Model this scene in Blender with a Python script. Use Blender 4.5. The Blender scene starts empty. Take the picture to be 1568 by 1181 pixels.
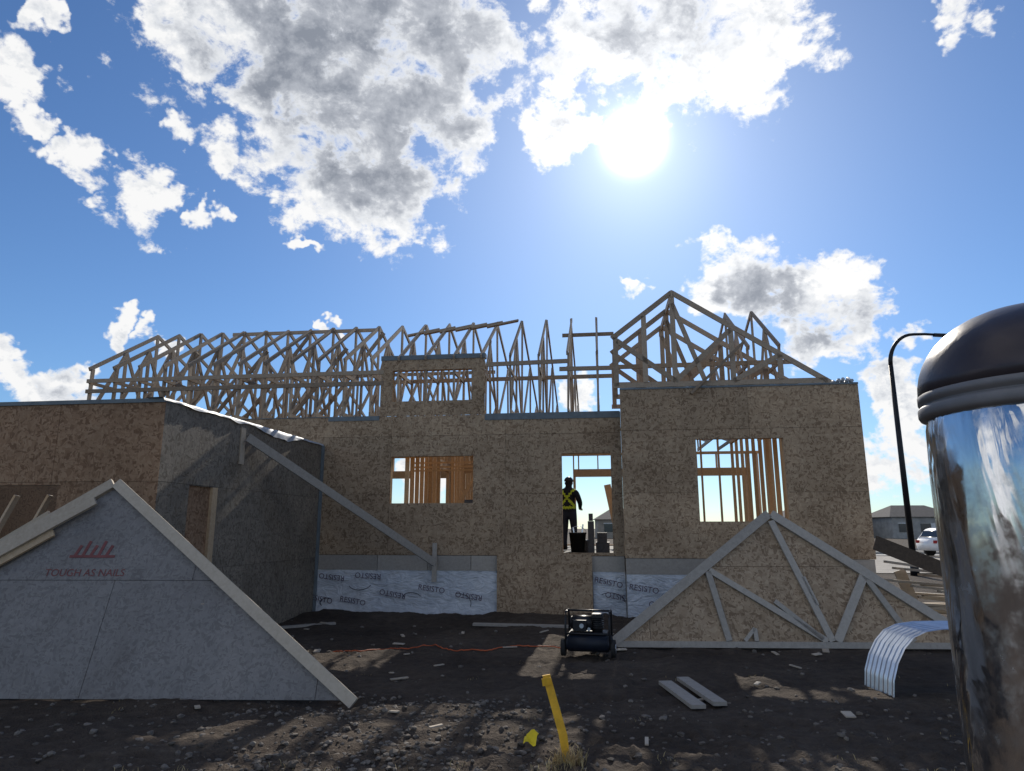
import bpy, bmesh, math, random
from mathutils import Vector, Matrix, noise
random.seed(7)
R=math.radians
scene=bpy.context.scene
V=Vector

# ------------------------------------------------------------------ helpers
def empty(name,loc=(0,0,0),rotz=0,parent=None):
    e=bpy.data.objects.new(name,None); scene.collection.objects.link(e)
    e.location=loc; e.rotation_euler=(0,0,rotz); e.parent=parent; e.empty_display_size=.3
    return e
def mk(name,bm,mats,parent=None,loc=(0,0,0),rot=(0,0,0),smooth=False,normals=True):
    if normals: bmesh.ops.recalc_face_normals(bm,faces=bm.faces)
    me=bpy.data.meshes.new(name); bm.to_mesh(me); bm.free()
    if not isinstance(mats,(list,tuple)): mats=[mats]
    for m in mats: me.materials.append(m)
    if smooth:
        for p in me.polygons: p.use_smooth=True
    o=bpy.data.objects.new(name,me); scene.collection.objects.link(o)
    o.location=loc; o.rotation_euler=rot; o.parent=parent
    return o
def hexa(bm,pts,mi=0):
    v=[bm.verts.new(p) for p in pts]; out=[]
    for f in ((0,1,2,3),(7,6,5,4),(0,4,5,1),(1,5,6,2),(2,6,7,3),(3,7,4,0)):
        fc=bm.faces.new([v[i] for i in f]); fc.material_index=mi; out.append(fc)
    return out
def box(bm,x0,x1,y0,y1,z0,z1,mi=0):
    hexa(bm,[(x0,y0,z0),(x1,y0,z0),(x1,y1,z0),(x0,y1,z0),(x0,y0,z1),(x1,y0,z1),(x1,y1,z1),(x0,y1,z1)],mi)
def beam(bm,p,q,w=.038,d=.089,side=(1,0,0),mi=0):
    p=V(p);q=V(q);a=(q-p).normalized();s=V(side);s=(s-a*s.dot(a))
    if s.length<1e-4: s=a.orthogonal()
    s.normalize(); n=a.cross(s)
    s=s*w/2;n=n*d/2
    hexa(bm,[p-s-n,p+s-n,p+s+n,p-s+n,q-s-n,q+s-n,q+s+n,q-s+n],mi)
def cyl(bm,p,q,r0,r1=None,n=16,mi=0,cap=True):
    if r1 is None:r1=r0
    p=V(p);q=V(q);a=(q-p).normalized();s=a.orthogonal().normalized();t=a.cross(s)
    A=[];B=[]
    for i in range(n):
        c=math.cos(2*math.pi*i/n);k=math.sin(2*math.pi*i/n)
        A.append(bm.verts.new(p+(s*c+t*k)*r0));B.append(bm.verts.new(q+(s*c+t*k)*r1))
    for i in range(n):
        f=bm.faces.new((A[i],A[(i+1)%n],B[(i+1)%n],B[i]));f.material_index=mi;f.smooth=True
    if cap:
        f=bm.faces.new(A[::-1]);f.material_index=mi
        f=bm.faces.new(B);f.material_index=mi
def tube(bm,pts,r,n=8,mi=0):
    rings=[]
    for i,p in enumerate(pts):
        p=V(p);a=(V(pts[min(i+1,len(pts)-1)])-V(pts[max(i-1,0)])).normalized()
        s=a.cross(V((0,0.3,1))).normalized();t=a.cross(s)
        rr=r[i] if isinstance(r,(list,tuple)) else r
        rings.append([bm.verts.new(p+(s*math.cos(2*math.pi*k/n)+t*math.sin(2*math.pi*k/n))*rr) for k in range(n)])
    for A,B in zip(rings,rings[1:]):
        for k in range(n):
            f=bm.faces.new((A[k],A[(k+1)%n],B[(k+1)%n],B[k]));f.material_index=mi;f.smooth=True
    for e in (rings[0],rings[-1]):
        f=bm.faces.new(e);f.material_index=mi
def lathe(bm,prof,c=(0,0,0),n=64,mi=0):
    rings=[]
    for r,z in prof:
        rings.append([bm.verts.new((c[0]+r*math.cos(2*math.pi*k/n),c[1]+r*math.sin(2*math.pi*k/n),c[2]+z)) for k in range(n)])
    for A,B in zip(rings,rings[1:]):
        for k in range(n):
            f=bm.faces.new((A[k],A[(k+1)%n],B[(k+1)%n],B[k]));f.material_index=mi;f.smooth=True

# ------------------------------------------------------------------ materials
class N:
    def __init__(s,tree): s.t=tree; s.n=tree.nodes; s.l=tree.links
    def link(s,a,b): s.l.new(a,b)
    def ramp(s,fac,stops,interp='LINEAR'):
        r=s.n.new('ShaderNodeValToRGB'); r.color_ramp.interpolation=interp
        e=r.color_ramp.elements
        while len(e)<len(stops): e.new(.5)
        for el,(p,c) in zip(e,stops):
            el.position=p; el.color=(*c,1) if len(c)==3 else c
        s.l.new(fac,r.inputs[0]); return r.outputs[0]
    def math(s,op,a,b=None,c=None):
        m=s.n.new('ShaderNodeMath'); m.operation=op
        for i,x in enumerate((a,b,c)):
            if x is None: continue
            if isinstance(x,(int,float)): m.inputs[i].default_value=x
            else: s.l.new(x,m.inputs[i])
        return m.outputs[0]
    def mix(s,fac,a,b,mode='MIX'):
        m=s.n.new('ShaderNodeMix'); m.data_type='RGBA'; m.blend_type=mode
        for i,x in ((0,fac),(6,a),(7,b)):
            if isinstance(x,(int,float)): m.inputs[i].default_value=x
            elif isinstance(x,tuple): m.inputs[i].default_value=(*x,1) if len(x)==3 else x
            else: s.l.new(x,m.inputs[i])
        return m.outputs[2]
    def noise(s,vec,scale,detail=4,rough=.55,dist=0,color=False):
        n=s.n.new('ShaderNodeTexNoise'); n.inputs['Scale'].default_value=scale; n.inputs['Detail'].default_value=detail
        n.inputs['Roughness'].default_value=rough; n.inputs['Distortion'].default_value=dist
        s.l.new(vec,n.inputs['Vector']); return n.outputs[1 if color else 0]
    def mapping(s,vec,scale=(1,1,1),rot=(0,0,0),loc=(0,0,0)):
        n=s.n.new('ShaderNodeMapping'); n.inputs['Scale'].default_value=scale; n.inputs['Rotation'].default_value=rot; n.inputs['Location'].default_value=loc
        s.l.new(vec,n.inputs['Vector']); return n.outputs[0]
    def smooth(s,v,a,b):
        mr=s.n.new('ShaderNodeMapRange'); mr.interpolation_type='SMOOTHSTEP'; s.l.new(v,mr.inputs[0]); mr.inputs[1].default_value=a; mr.inputs[2].default_value=b; return mr.outputs[0]
def mat(name,rough=.8,metal=0,spec=.3):
    m=bpy.data.materials.new(name); m.use_nodes=True
    t=N(m.node_tree); b=m.node_tree.nodes['Principled BSDF']
    b.inputs['Roughness'].default_value=rough; b.inputs['Metallic'].default_value=metal
    b.inputs['Specular IOR Level'].default_value=spec
    tc=t.n.new('ShaderNodeTexCoord')
    return m,t,b,tc
def bump(t,b,h,strength=.3,dist=.01):
    n=t.n.new('ShaderNodeBump'); n.inputs['Strength'].default_value=strength; n.inputs['Distance'].default_value=dist
    t.l.new(h,n.inputs['Height']); t.l.new(n.outputs[0],b.inputs['Normal'])
def simple(name,col,rough=.6,metal=0,var=.25,scale=6,spec=.3,bs=.1):
    m,t,b,tc=mat(name,rough,metal,spec)
    n=t.noise(tc.outputs['Object'],scale,4,.6)
    d=tuple(c*(1-var) for c in col); l=tuple(min(1,c*(1+var)) for c in col)
    t.link(t.ramp(n,[(.3,d),(.7,l)]),b.inputs['Base Color'])
    if bs: bump(t,b,t.noise(tc.outputs['Object'],scale*8,2),bs,.004)
    return m
def osb(name,dark,mid,light,k=1.0,stain=(.66,.63,.60)):
    m,t,b,tc=mat(name,.75)
    o=tc.outputs['Object']
    dn=t.noise(o,7,1,.5,0,True)
    va=t.n.new('ShaderNodeVectorMath'); va.operation='MULTIPLY_ADD'; t.link(dn,va.inputs[0])
    va.inputs[1].default_value=(.12,.12,.12); t.link(o,va.inputs[2])
    cols=[]
    for (rot,sc) in (((0,.5,.3),(12,12,40)),((.2,-.7,.8),(38,31,12)),((.9,.2,-.5),(15,37,19))):
        v=t.n.new('ShaderNodeTexVoronoi'); v.inputs['Scale'].default_value=k
        t.link(t.mapping(va.outputs[0],sc,rot),v.inputs['Vector'])
        s=t.n.new('ShaderNodeSeparateColor'); t.link(v.outputs['Color'],s.inputs[0]); cols.append((s.outputs[0],s.outputs[1]))
    f=t.mix(t.math('GREATER_THAN',cols[0][1],.5),cols[0][0],cols[1][0]); f=t.mix(t.math('GREATER_THAN',cols[1][1],.55),f,cols[2][0])
    big=t.noise(o,.9,4,.65,.4)
    c=t.ramp(f,[(0,dark),(.12,dark),(.35,mid),(1,light)])
    g=t.ramp(big,[(.28,stain),(.5,(.93,.93,.93)),(.75,(1.1,1.08,1.06))])
    c=t.mix(1.0,c,g,'MULTIPLY')
    at=t.n.new('ShaderNodeAttribute'); at.attribute_name='tone'
    c=t.mix(1.0,c,at.outputs['Color'],'MULTIPLY')
    t.link(c,b.inputs['Base Color'])
    bump(t,b,f,.3,.003)
    return m
OSB=osb('osb_sheathing',(.24,.165,.105),(.365,.265,.175),(.48,.365,.25))
OSBR=osb('osb_red',(.20,.115,.066),(.30,.185,.112),(.39,.26,.165))
OSBG=osb('osb_grey',(.175,.165,.163),(.215,.205,.203),(.25,.24,.235),1.4,(.74,.72,.71))  # nearly even grey board with low-contrast flakes
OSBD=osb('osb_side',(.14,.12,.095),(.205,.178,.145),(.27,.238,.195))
def wood(name,dark,light,rough=.7):
    m,t,b,tc=mat(name,rough)
    g=t.n.new('ShaderNodeNewGeometry')
    n=t.noise(t.mapping(tc.outputs['Object'],(9,9,9)),2.2,5,.65,.6)
    r=g.outputs['Random Per Island']
    f=t.math('ADD',t.math('MULTIPLY',n,.7),t.math('MULTIPLY',r,.45))
    t.link(t.ramp(f,[(.25,dark),(.8,light)]),b.inputs['Base Color'])
    bump(t,b,t.noise(tc.outputs['Object'],40,2),.2,.003)
    return m
WOOD=wood('spruce_lumber',(.36,.25,.15),(.62,.48,.32))
WOODI=wood('stud_lumber',(.42,.25,.12),(.68,.45,.25))
WOODG=wood('weathered_lumber',(.24,.22,.195),(.43,.39,.34))
WOODC=wood('panel_chord_lumber',(.33,.27,.205),(.52,.45,.36))
WOODT=wood('truss_lumber',(.21,.16,.115),(.44,.35,.26))
FLASH=simple('sill_gasket_grey',(.15,.18,.20),.5,var=.2)
def membrane():
    m,t,b,tc=mat('foundation_membrane',.45)
    o=tc.outputs['Object']
    n=t.noise(o,2.5,5,.6,.8)
    t.link(t.ramp(n,[(.3,(.46,.49,.53)),(.65,(.70,.73,.77))]),b.inputs['Base Color'])
    bump(t,b,t.noise(t.mapping(o,(1.3,1.3,3)),2.2,4,.6,1.5),.9,.06)
    return m
MEMB=membrane()
INK=simple('print_ink',(.10,.07,.10),.6,bs=0)
REDINK=simple('red_print',(.20,.07,.07),.7,bs=0)
CONC=simple('concrete',(.32,.31,.30),.85,scale=3)
GALV=simple('galvanised_steel',(.62,.66,.72),.32,.9,.15,5)
BLACKP=simple('black_plastic',(.02,.02,.022),.4,0,.2,20)
GREYP=simple('grey_plastic',(.07,.07,.072),.5,0,.3,20)
BLUEP=simple('dark_enamel',(.010,.014,.024),.5,0,.2,10)
RUBBER=simple('rubber',(.025,.025,.025),.8)
YEL=simple('yellow_paint',(.75,.42,.03),.55,0,.18,14)
ORANGE=simple('orange_cord',(.50,.11,.04),.6)
TARP=simple('white_wrap',(.42,.45,.49),.5,0,.2,3)
POLE=simple('lamp_pole_black',(.018,.02,.024),.4,.3)

# ------------------------------------------------------------------ sky
SUN_AZ,SUN_EL=11.2,31.1
def dirv(az,el):
    a=R(az);e=R(el); return V((math.sin(a)*math.cos(e),math.cos(a)*math.cos(e),math.sin(e)))
w=bpy.data.worlds.new("World"); scene.world=w; w.use_nodes=True
t=N(w.node_tree); t.n.clear()
out=t.n.new('ShaderNodeOutputWorld'); bg=t.n.new('ShaderNodeBackground'); bg.inputs['Strength'].default_value=.11
t.link(bg.outputs[0],out.inputs[0])
sky=t.n.new('ShaderNodeTexSky'); sky.sky_type='NISHITA'; sky.sun_disc=False
sky.sun_elevation=R(SUN_EL); sky.sun_rotation=R(SUN_AZ); sky.air_density=1.0; sky.dust_density=.2; sky.ozone_density=2.8
tc=t.n.new('ShaderNodeTexCoord'); D0=tc.outputs['Generated']
wn=t.noise(D0,12,4,.68,0,True)
wv=t.n.new('ShaderNodeVectorMath'); wv.operation='MULTIPLY_ADD'; t.link(wn,wv.inputs[0]); wv.inputs[1].default_value=(.15,.15,.11)
wo=t.n.new('ShaderNodeVectorMath'); wo.operation='ADD'; t.link(D0,wo.inputs[0]); wo.inputs[1].default_value=(-.075,-.075,-.055); t.link(wo.outputs[0],wv.inputs[2])
nz=t.n.new('ShaderNodeVectorMath'); nz.operation='NORMALIZE'; t.link(wv.outputs[0],nz.inputs[0])
D=nz.outputs[0]
blobs=[(-28,37,4.2),(-18.5,37.3,6.4),(-10.2,38.8,6.2),(-13.5,33.1,6.8),(-6.5,33.0,3.8),(-20.5,30.8,4.0),(-12,27.2,4.2),(-17,26.2,2.8),(-26,29,1.7),
(7,38.6,3.5),(13.4,38.2,5.0),(20.8,37.2,4.6),(4.4,33.2,2.6),(13.1,35.6,2.0),
(-39.5,29.4,1.9),(-37,27.3,1.2),(-34.6,25.6,1.3),(-31.4,23.6,1.9),(-39,34,1.1),(-26.2,24,.8),(-18.3,22.3,.6),
(18.3,19.5,2.4),(21.5,18.8,2.6),(24.6,17.4,2.5),(28,16.5,2.0),(25,14.9,2.1),(28,13.9,2.1),(31.2,13.7,1.3),(11,19.9,1.1),
(-30.6,14.0,1.1),(-28.2,14.0,.9),(-37.3,11.3,1.5),(-35.8,8.9,1.5),(-33.6,9.2,1.3),(-15.1,16.4,.6),(37.4,34.8,1.5),(5.6,11.2,1.3),(-6.7,4.1,2.2),(30.3,9.3,2.0),(29.3,4.8,2.2)]
def dot(vec,d):
    vm=t.n.new('ShaderNodeVectorMath'); vm.operation='DOT_PRODUCT'; t.link(vec,vm.inputs[0]); vm.inputs[1].default_value=d; return vm.outputs['Value']
acc=None
for az,el,r in blobs:
    c1=math.cos(R(r*1.8)); c0=math.cos(R(r*.3)); k=1/(c0-c1)
    v=t.math('MULTIPLY_ADD',dot(D,dirv(az,el)),k,-c1*k)
    acc=v if acc is None else t.math('MAXIMUM',acc,v)
acc=t.math('MINIMUM',t.math('MAXIMUM',acc,0),1)
sp=t.n.new('ShaderNodeSeparateXYZ'); t.link(D0,sp.inputs[0])
rear=t.smooth(sp.outputs[1],.45,.2)
rn=t.smooth(t.noise(t.mapping(D0,(1,1,1.8)),2.6,2,.5),.46,.62)  # unseen clouds outside the view, cover raised to brighten the facade
acc=t.math('MAXIMUM',acc,t.math('MULTIPLY',rear,rn))
M1=t.mapping(D0,(1,1,1.3))
n1=t.noise(M1,17,8,.64,.15)
n1b=t.noise(t.mapping(D0,(1,1,1.3),(0,0,0),(-.004,0,-.012)),17,6,.62,.15)
dens=t.math('ADD',acc,t.math('MULTIPLY',t.math('SUBTRACT',n1,.5),2.6))
alpha=t.smooth(dens,.46,.84)
cores=[(-24,35.5,4.,.5),(-15,36,7.0,.8),(-9.5,36,6.,.75),(-12.5,31.5,5.0,.8),(-11,28,3.0,.5),(14.5,38.8,3.6,.55),(21.5,17.6,2.4,.8),(25.5,15.4,2.0,.7),(28,15.6,1.6,.5),(-35,8.6,2,.3)]
cacc=None
for az,el,r,a in cores:
    c1=math.cos(R(r*1.6)); k=a*1.3/(1-c1)
    v=t.math('MINIMUM',t.math('MULTIPLY_ADD',dot(D,dirv(az,el)),k,-c1*k),a)
    cacc=v if cacc is None else t.math('MAXIMUM',cacc,v)
n2=t.noise(M1,9,4,.55,.2)
cs=t.math('ADD',t.math('MAXIMUM',cacc,.07),t.math('MULTIPLY',t.math('SUBTRACT',n2,.50),1.25))
cs=t.math('ADD',cs,t.math('MULTIPLY',t.math('SUBTRACT',n1b,n1),3.0))
cs=t.math('MULTIPLY',t.math('MAXIMUM',cs,0),t.smooth(dens,.55,1.15))
cc=t.ramp(cs,[(0,(1,1,1)),(.22,(.80,.825,.865)),(.55,(.46,.49,.55)),(1,(.25,.28,.34))])
K=8.6
cc=t.mix(1.0,cc,(K,K,K),'MULTIPLY')
dotc=t.math('MAXIMUM',dot(D0,dirv(SUN_AZ,SUN_EL)),0)
glow=t.math('ADD',t.math('ADD',t.math('MULTIPLY',t.math('POWER',dotc,18.),1.6),t.math('MULTIPLY',t.math('POWER',dotc,220.),2.8)),t.math('MULTIPLY',t.math('POWER',dotc,3200.),70.))
skyc=t.mix(1.0,sky.outputs[0],(.59,.77,.98),'MULTIPLY')
allc=t.mix(alpha,skyc,cc)
gl=t.n.new('ShaderNodeCombineColor')
for i in range(3): t.link(glow,gl.inputs[i])
fin=t.mix(1.0,allc,gl.outputs[0],'ADD')
t.link(fin,bg.inputs['Color'])
w.cycles.sampling_method='MANUAL'; w.cycles.sample_map_resolution=512

L=bpy.data.lights.new('sun','SUN'); L.energy=4.4; L.angle=R(.5); L.color=(1,.92,.80)
lo=bpy.data.objects.new('sun',L); scene.collection.objects.link(lo); lo.rotation_euler=dirv(SUN_AZ,SUN_EL).to_track_quat('Z','Y').to_euler(); lo.location=(5,30,30)

# ------------------------------------------------------------------ camera
cam=bpy.data.cameras.new('camera'); co=bpy.data.objects.new('camera',cam); scene.collection.objects.link(co)
cam.sensor_width=36; cam.lens=23.88; cam.clip_start=.05; cam.clip_end=3000
co.location=(0,0,1.73); co.rotation_euler=(R(90+11.8),0,0); scene.camera=co

# ------------------------------------------------------------------ ground
def fb(x,y,s,o=4,seed=0): return noise.fractal(V((x*s,y*s,seed)),1.0,2.0,o)
def gh(x,y):
    dd=math.hypot(x,y-8)
    if dd>60: return -.02
    near=math.exp(-max(0,dd-14)/10)
    h=.05*fb(x,y,.45,3,3)
    if dd<24:
        h+=.035*fb(x,y,2.1,4,9)+.024*abs(fb(x,y,6.5,3,5))+.012*max(0,fb(x,y,13,2,6))
        fg=max(0,min(1,(7.0-y)/1.2))
        h+=fg*(.05*max(0,fb(x,y,4.0,3,15))+.045*max(0,fb(x,y,10,2,16)))
    d=14-.13*x
    h+=.10*math.exp(-((y-(d-.3))/.6)**2)*(1+.8*fb(x,y,.9,2,1))*(1 if -4.5<x<7.5 else 0)
    for c0 in (6.2,7.7,9.6,11.0):
        k=(y-c0-.22*x+.15*math.sin(x*.9))/.15
        if abs(k)<3: h-=.045*math.exp(-k*k)*(1+.35*math.sin(x*38+c0)*(.5+.5*math.cos(k*2)))
    return h*near-.02
bm=bmesh.new(); NG=460
def wp(t): return 7.0*t+5.0*t**3+900*t**9
gv=[]
for j in range(NG+1):
    row=[]
    for i in range(NG+1):
        x=wp(i/NG*2-1); y=8+wp(j/NG*2-1)
        row.append(bm.verts.new((x,y,gh(x,y))))
    gv.append(row)
for j in range(NG):
    for i in range(NG): bm.faces.new((gv[j][i],gv[j][i+1],gv[j+1][i+1],gv[j+1][i]))
m,t,b,tc=mat('soil',.92,spec=.15); o=tc.outputs['Object']
a=t.noise(o,.6,4,.6); c=t.noise(t.mapping(o,(1,1.6,1)),6,5,.68); d=t.noise(o,45,3,.7)
f=t.math('ADD',t.math('MULTIPLY',a,.5),t.math('ADD',t.math('MULTIPLY',c,.4),t.math('MULTIPLY',d,.15)))
t.link(t.ramp(f,[(.38,(.036,.028,.022)),(.52,(.066,.051,.040)),(.62,(.092,.073,.057)),(.74,(.16,.13,.10))]),b.inputs['Base Color'])
bump(t,b,t.math('ADD',c,t.math('MULTIPLY',d,.5)),.9,.045)
mk('ground',bm,m,smooth=True,normals=False)
STONE=wood('gravel_stone',(.045,.037,.03),(.19,.165,.14),.85)
tb=bmesh.new(); bmesh.ops.create_icosphere(tb,subdivisions=1,radius=1); TV=[v.co.copy() for v in tb.verts]; TF=[[v.index for v in f.verts] for f in tb.faces]; tb.free()
rv=[];rf=[]
def rock(x,y,s):
    z=gh(x,y)+s*.1; an=random.random()*6.3; c,k=math.cos(an),math.sin(an); sy=random.uniform(.6,1); sz=random.uniform(.4,.75); b0=len(rv)
    for p in TV:
        px=(p.x+random.uniform(-.2,.2))*s; py=(p.y*sy+random.uniform(-.2,.2))*s; pz=(p.z*sz+random.uniform(-.15,.15))*s
        rv.append((x+px*c-py*k,y+px*k+py*c,z+pz))
    rf.extend([[i+b0 for i in f] for f in TF])
for i in range(3600):
    y=4.6+random.random()**2.0*3.2; x=random.gauss(-1.0,1.0) if random.random()<.65 else random.uniform(-5,5)
    rock(x,y,random.choice((.007,.01,.013,.018,.024,.03))*random.uniform(.8,1.3))
for i in range(300):
    rock(random.uniform(-6,7),random.uniform(5,13.3),random.uniform(.012,.045))
me=bpy.data.meshes.new('gravel'); me.from_pydata(rv,[],rf); me.materials.append(STONE)
go_=bpy.data.objects.new('gravel',me); scene.collection.objects.link(go_)
GR=wood('dry_grass',(.20,.15,.07),(.48,.38,.20),.9)
bm=bmesh.new()
def tuft(cx,cy,n,rad,h):
    for i in range(n):
        a=random.random()*6.28; r=rad*random.random()**.7; x=cx+r*math.cos(a); y=cy+r*math.sin(a); z=gh(x,y)-.005
        hh=h*random.uniform(.4,1.1); la=random.random()*6.28; lean=random.uniform(.2,1.1)*hh
        p=V((x,y,z)); q=p+V((math.cos(la)*lean*.4,math.sin(la)*lean*.4,hh*.6)); e=p+V((math.cos(la)*lean,math.sin(la)*lean,hh*.85))
        s=V((-math.sin(la),math.cos(la),0))*.003
        v=[bm.verts.new(k) for k in (p-s,p+s,q+s*.8,q-s*.8,e)]
        bm.faces.new(v[:4]); bm.faces.new((v[3],v[2],v[4]))
tuft(.42,5.48,170,.13,.15); tuft(.33,5.3,90,.2,.08)
for i in range(30): tuft(random.uniform(-4,3.2),random.uniform(4.9,5.6),12,.12,.05)
for i in range(20): tuft(random.uniform(-5,6),random.uniform(5.5,10),6,.10,.04)
mk('dry_grass',bm,GR,normals=False)

# ------------------------------------------------------------------ HOUSE (local frame, facade along local x)
TH=-7.5
H=empty('house_under_construction',(0,14,0),R(TH))
def sheath(name,P,s0,s1,z0,z1,openings,material,thick=.012):
    ss={s0,s1}; zs={z0,z1}
    for a,b_,c,d in openings: ss|={a,b_}; zs|={c,d}
    seams_s=set(); seams_z=set()
    k=s0+2.44
    while k<s1-.15: seams_s.add(round(k,4)); k+=2.44
    k=z0+1.22
    while k<z1-.15: seams_z.add(round(k,4)); k+=1.22
    bm=bmesh.new(); lay=bm.loops.layers.float_color.new('tone')
    tones={}
    for layer in (0,1):
        S=sorted(x for x in (ss|seams_s if layer==0 else ss) if s0<=x<=s1); Z=sorted(x for x in (zs|seams_z if layer==0 else zs) if z0<=x<=z1)
        for i in range(len(S)-1):
            for j in range(len(Z)-1):
                a,b_,c,d=S[i],S[i+1],Z[j],Z[j+1]
                ms,mz=(a+b_)/2,(c+d)/2
                if any(p<ms<q and r<mz<u for p,q,r,u in openings): continue
                g=.003; t0,t1=0,thick
                if layer: t0,t1=thick+.0003,thick+.0015  # added dark backing layer, keeps sunlight from shining through the seams
                aa=a+(g if a in seams_s else 0); bb=b_-(g if b_ in seams_s else 0)
                cc_=c+(g if c in seams_z else 0); dd=d-(g if d in seams_z else 0)
                key=(sum(x<=a for x in seams_s),sum(x<=c for x in seams_z)) if layer==0 else 'b'
                if key not in tones: tones[key]=random.uniform(.85,1.1) if layer==0 else .4
                tn=tones[key]
                for f in hexa(bm,[P(aa,t0,cc_),P(bb,t0,cc_),P(bb,t1,cc_),P(aa,t1,cc_),P(aa,t0,dd),P(bb,t0,dd),P(bb,t1,dd),P(aa,t1,dd)]):
                    for l in f.loops: l[lay]=(tn,tn*.985,tn*.965,1)
    return mk(name,bm,material,H)
def framing(bm,P,s0,s1,z0,z1,openings,step=.406,depth=.14,off=.0145):
    def bx(a,b_,c,d,t0=0,t1=depth): hexa(bm,[P(a,off+t0,c),P(b_,off+t0,c),P(b_,off+t1,c),P(a,off+t1,c),P(a,off+t0,d),P(b_,off+t0,d),P(b_,off+t1,d),P(a,off+t1,d)])
    bx(s0,s1,z0,z0+.038); bx(s0,s1,z1-.038,z1); bx(s0,s1,z1-.078,z1-.04)
    s=s0
    while s<s1-.04:
        segs=[(z0+.04,z1-.08)]
        for a,b_,c,d in openings:
            if a-.08<s+.02<b_+.08:
                segs=[(z0+.04,c-.042),(d+.242,z1-.08)]
        for c,d in segs:
            if d-c>.05: bx(s,s+.038,c,d)
        s+=step
    for a,b_,c,d in openings:
        for k in (a-.04,a-.08,b_+.002,b_+.042): bx(k,k+.038,z0+.04,d if k not in(a-.08,b_+.042) else z1-.08)
        bx(a-.04,b_+.04,d+.002,d+.24)
        if c>z0+.1: bx(a,b_,c-.04,c-.001)
F=lambda y0:(lambda s,t,z:(s,y0+t,z))
win=(-2.57,-.81,2.22,3.19); door=(1.02,2.01,1.24,3.21)
cl=(-2.6,-.87,4.37,5.05)
sheath('front_wall_sheathing',F(0),-9.9,2.23,1.18,4.05,[win,door],OSB)
bm=bmesh.new(); framing(bm,F(0),-9.9,2.23,1.18,4.05,[win,door]); mk('front_wall_studs',bm,WOODI,H)
sheath('clerestory_sheathing',F(-.004),-2.86,-.58,4.055,5.36,[cl],OSB)
bm=bmesh.new(); framing(bm,F(-.004),-2.86,-.58,4.1,5.36,[cl]); mk('clerestory_studs',bm,WOODI,H)
bw=(3.65,5.28,1.84,3.41)
sheath('bay_sheathing',F(-.4),2.23,6.73,1.16,4.44,[bw],OSB)
bm=bmesh.new(); framing(bm,F(-.4),2.23,6.73,1.18,4.44,[bw]); mk('bay_studs',bm,WOODI,H)
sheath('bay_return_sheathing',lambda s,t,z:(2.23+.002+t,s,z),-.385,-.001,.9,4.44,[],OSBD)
sheath('right_side_sheathing',lambda s,t,z:(6.73-t,s,z),-.385,.84,1.16,4.44,[],OSB)
bm=bmesh.new()
box(bm,-.575,2.22,-.012,.16,3.93,4.065); box(bm,-4.0,-2.865,-.012,.16,3.97,4.065); box(bm,-9.9,-4.0,-.012,.16,4.052,4.066)
box(bm,-2.87,-.57,-.016,.16,5.28,5.38); box(bm,2.225,6.735,-.412,-.24,4.42,4.455)
mk('sill_gasket',bm,FLASH,H)
bm=bmesh.new()
x=-4.08
for L_ in (1.3,1.05,.9,.55): box(bm,x,x+L_-.01,.004,.04,.88,1.172); x+=L_
box(bm,1.585,2.22,.004,.04,.88,1.172)
x=2.235
for L_ in (1.6,1.4,1.48): box(bm,x,x+L_-.008,-.39,-.35,.86,1.155); x+=L_
mk('rim_board',bm,WOODG,H)
bm=bmesh.new()
box(bm,-9.9,2.3,.06,.28,-.3,.875); box(bm,2.23,6.73,-.34,-.1,-.3,.855); box(bm,6.5,6.72,-.1,8,-.3,1.15)
box(bm,-9.9,-9.7,.28,8,-.3,1.15); box(bm,-9.7,6.5,7.8,8,-.3,1.15)
mk('concrete_foundation',bm,CONC,H)
def drape(name,x0,x1,y,z0,z1,seed,edge=.05):
    bm=bmesh.new(); nx=int((x1-x0)/.03); nz=30; g=[]
    for j in range(nz+1):
        r=[]
        for i in range(nx+1):
            x=x0+(x1-x0)*i/nx; tz=j/nz
            zb=z0+edge*max(-.5,fb(x,0,1.3,3,seed))*2
            z=zb+(z1-zb)*tz
            rip=abs(fb(x+.35*z,z*.6,3.2,3,seed))
            yy=y-.012-.035*(rip if rip<.25 else .5-rip if rip<.5 else 0)-.03*(1-tz)**3*(1+fb(x,1,2,2,seed))
            r.append(bm.verts.new((x,yy,z)))
        g.append(r)
    for j in range(nz):
        for i in range(nx): bm.faces.new((g[j][i],g[j][i+1],g[j+1][i+1],g[j+1][i]))
    return mk(name,bm,MEMB,H,smooth=True)
drape('foundation_membrane_sheet',-4.08,-.30,.03,-.02,.885,1,.06)
drape('foundation_membrane_sheet_b',1.60,2.225,.03,-.02,.885,5,.05)
drape('foundation_membrane_sheet_c',2.24,6.7,-.37,-.02,.86,8,.05)
bm=bmesh.new()
for cx,cz,a0,rr in ((-3.1,.62,200,.16),(-2.0,.30,40,.13),(-1.05,.25,-20,.15),(-3.75,.2,90,.12),(1.95,.3,10,.16)):
    tube(bm,[(cx+rr*1.6*math.cos(R(a0+k*16)),-.055,cz+rr*math.sin(R(a0+k*16))+.02*k*.3) for k in range(9)],.007,5)
mk('membrane_tears',bm,BLACKP,H)
def text(name,s,size,M,material,parent):
    cu=bpy.data.curves.new(name,'FONT'); cu.body=s; cu.size=size; cu.align_x='CENTER'; cu.align_y='CENTER'; cu.extrude=.0008
    to=bpy.data.objects.new(name+'_tmp',cu); scene.collection.objects.link(to)
    bpy.context.view_layer.update()
    me=bpy.data.meshes.new_from_object(to.evaluated_get(bpy.context.evaluated_depsgraph_get()))
    bpy.data.objects.remove(to)
    me.transform(M); me.materials.clear(); me.materials.append(material)
    o_=bpy.data.objects.new(name,me); scene.collection.objects.link(o_); o_.parent=parent; return o_
up=Matrix.Rotation(R(90),4,'X')
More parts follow.
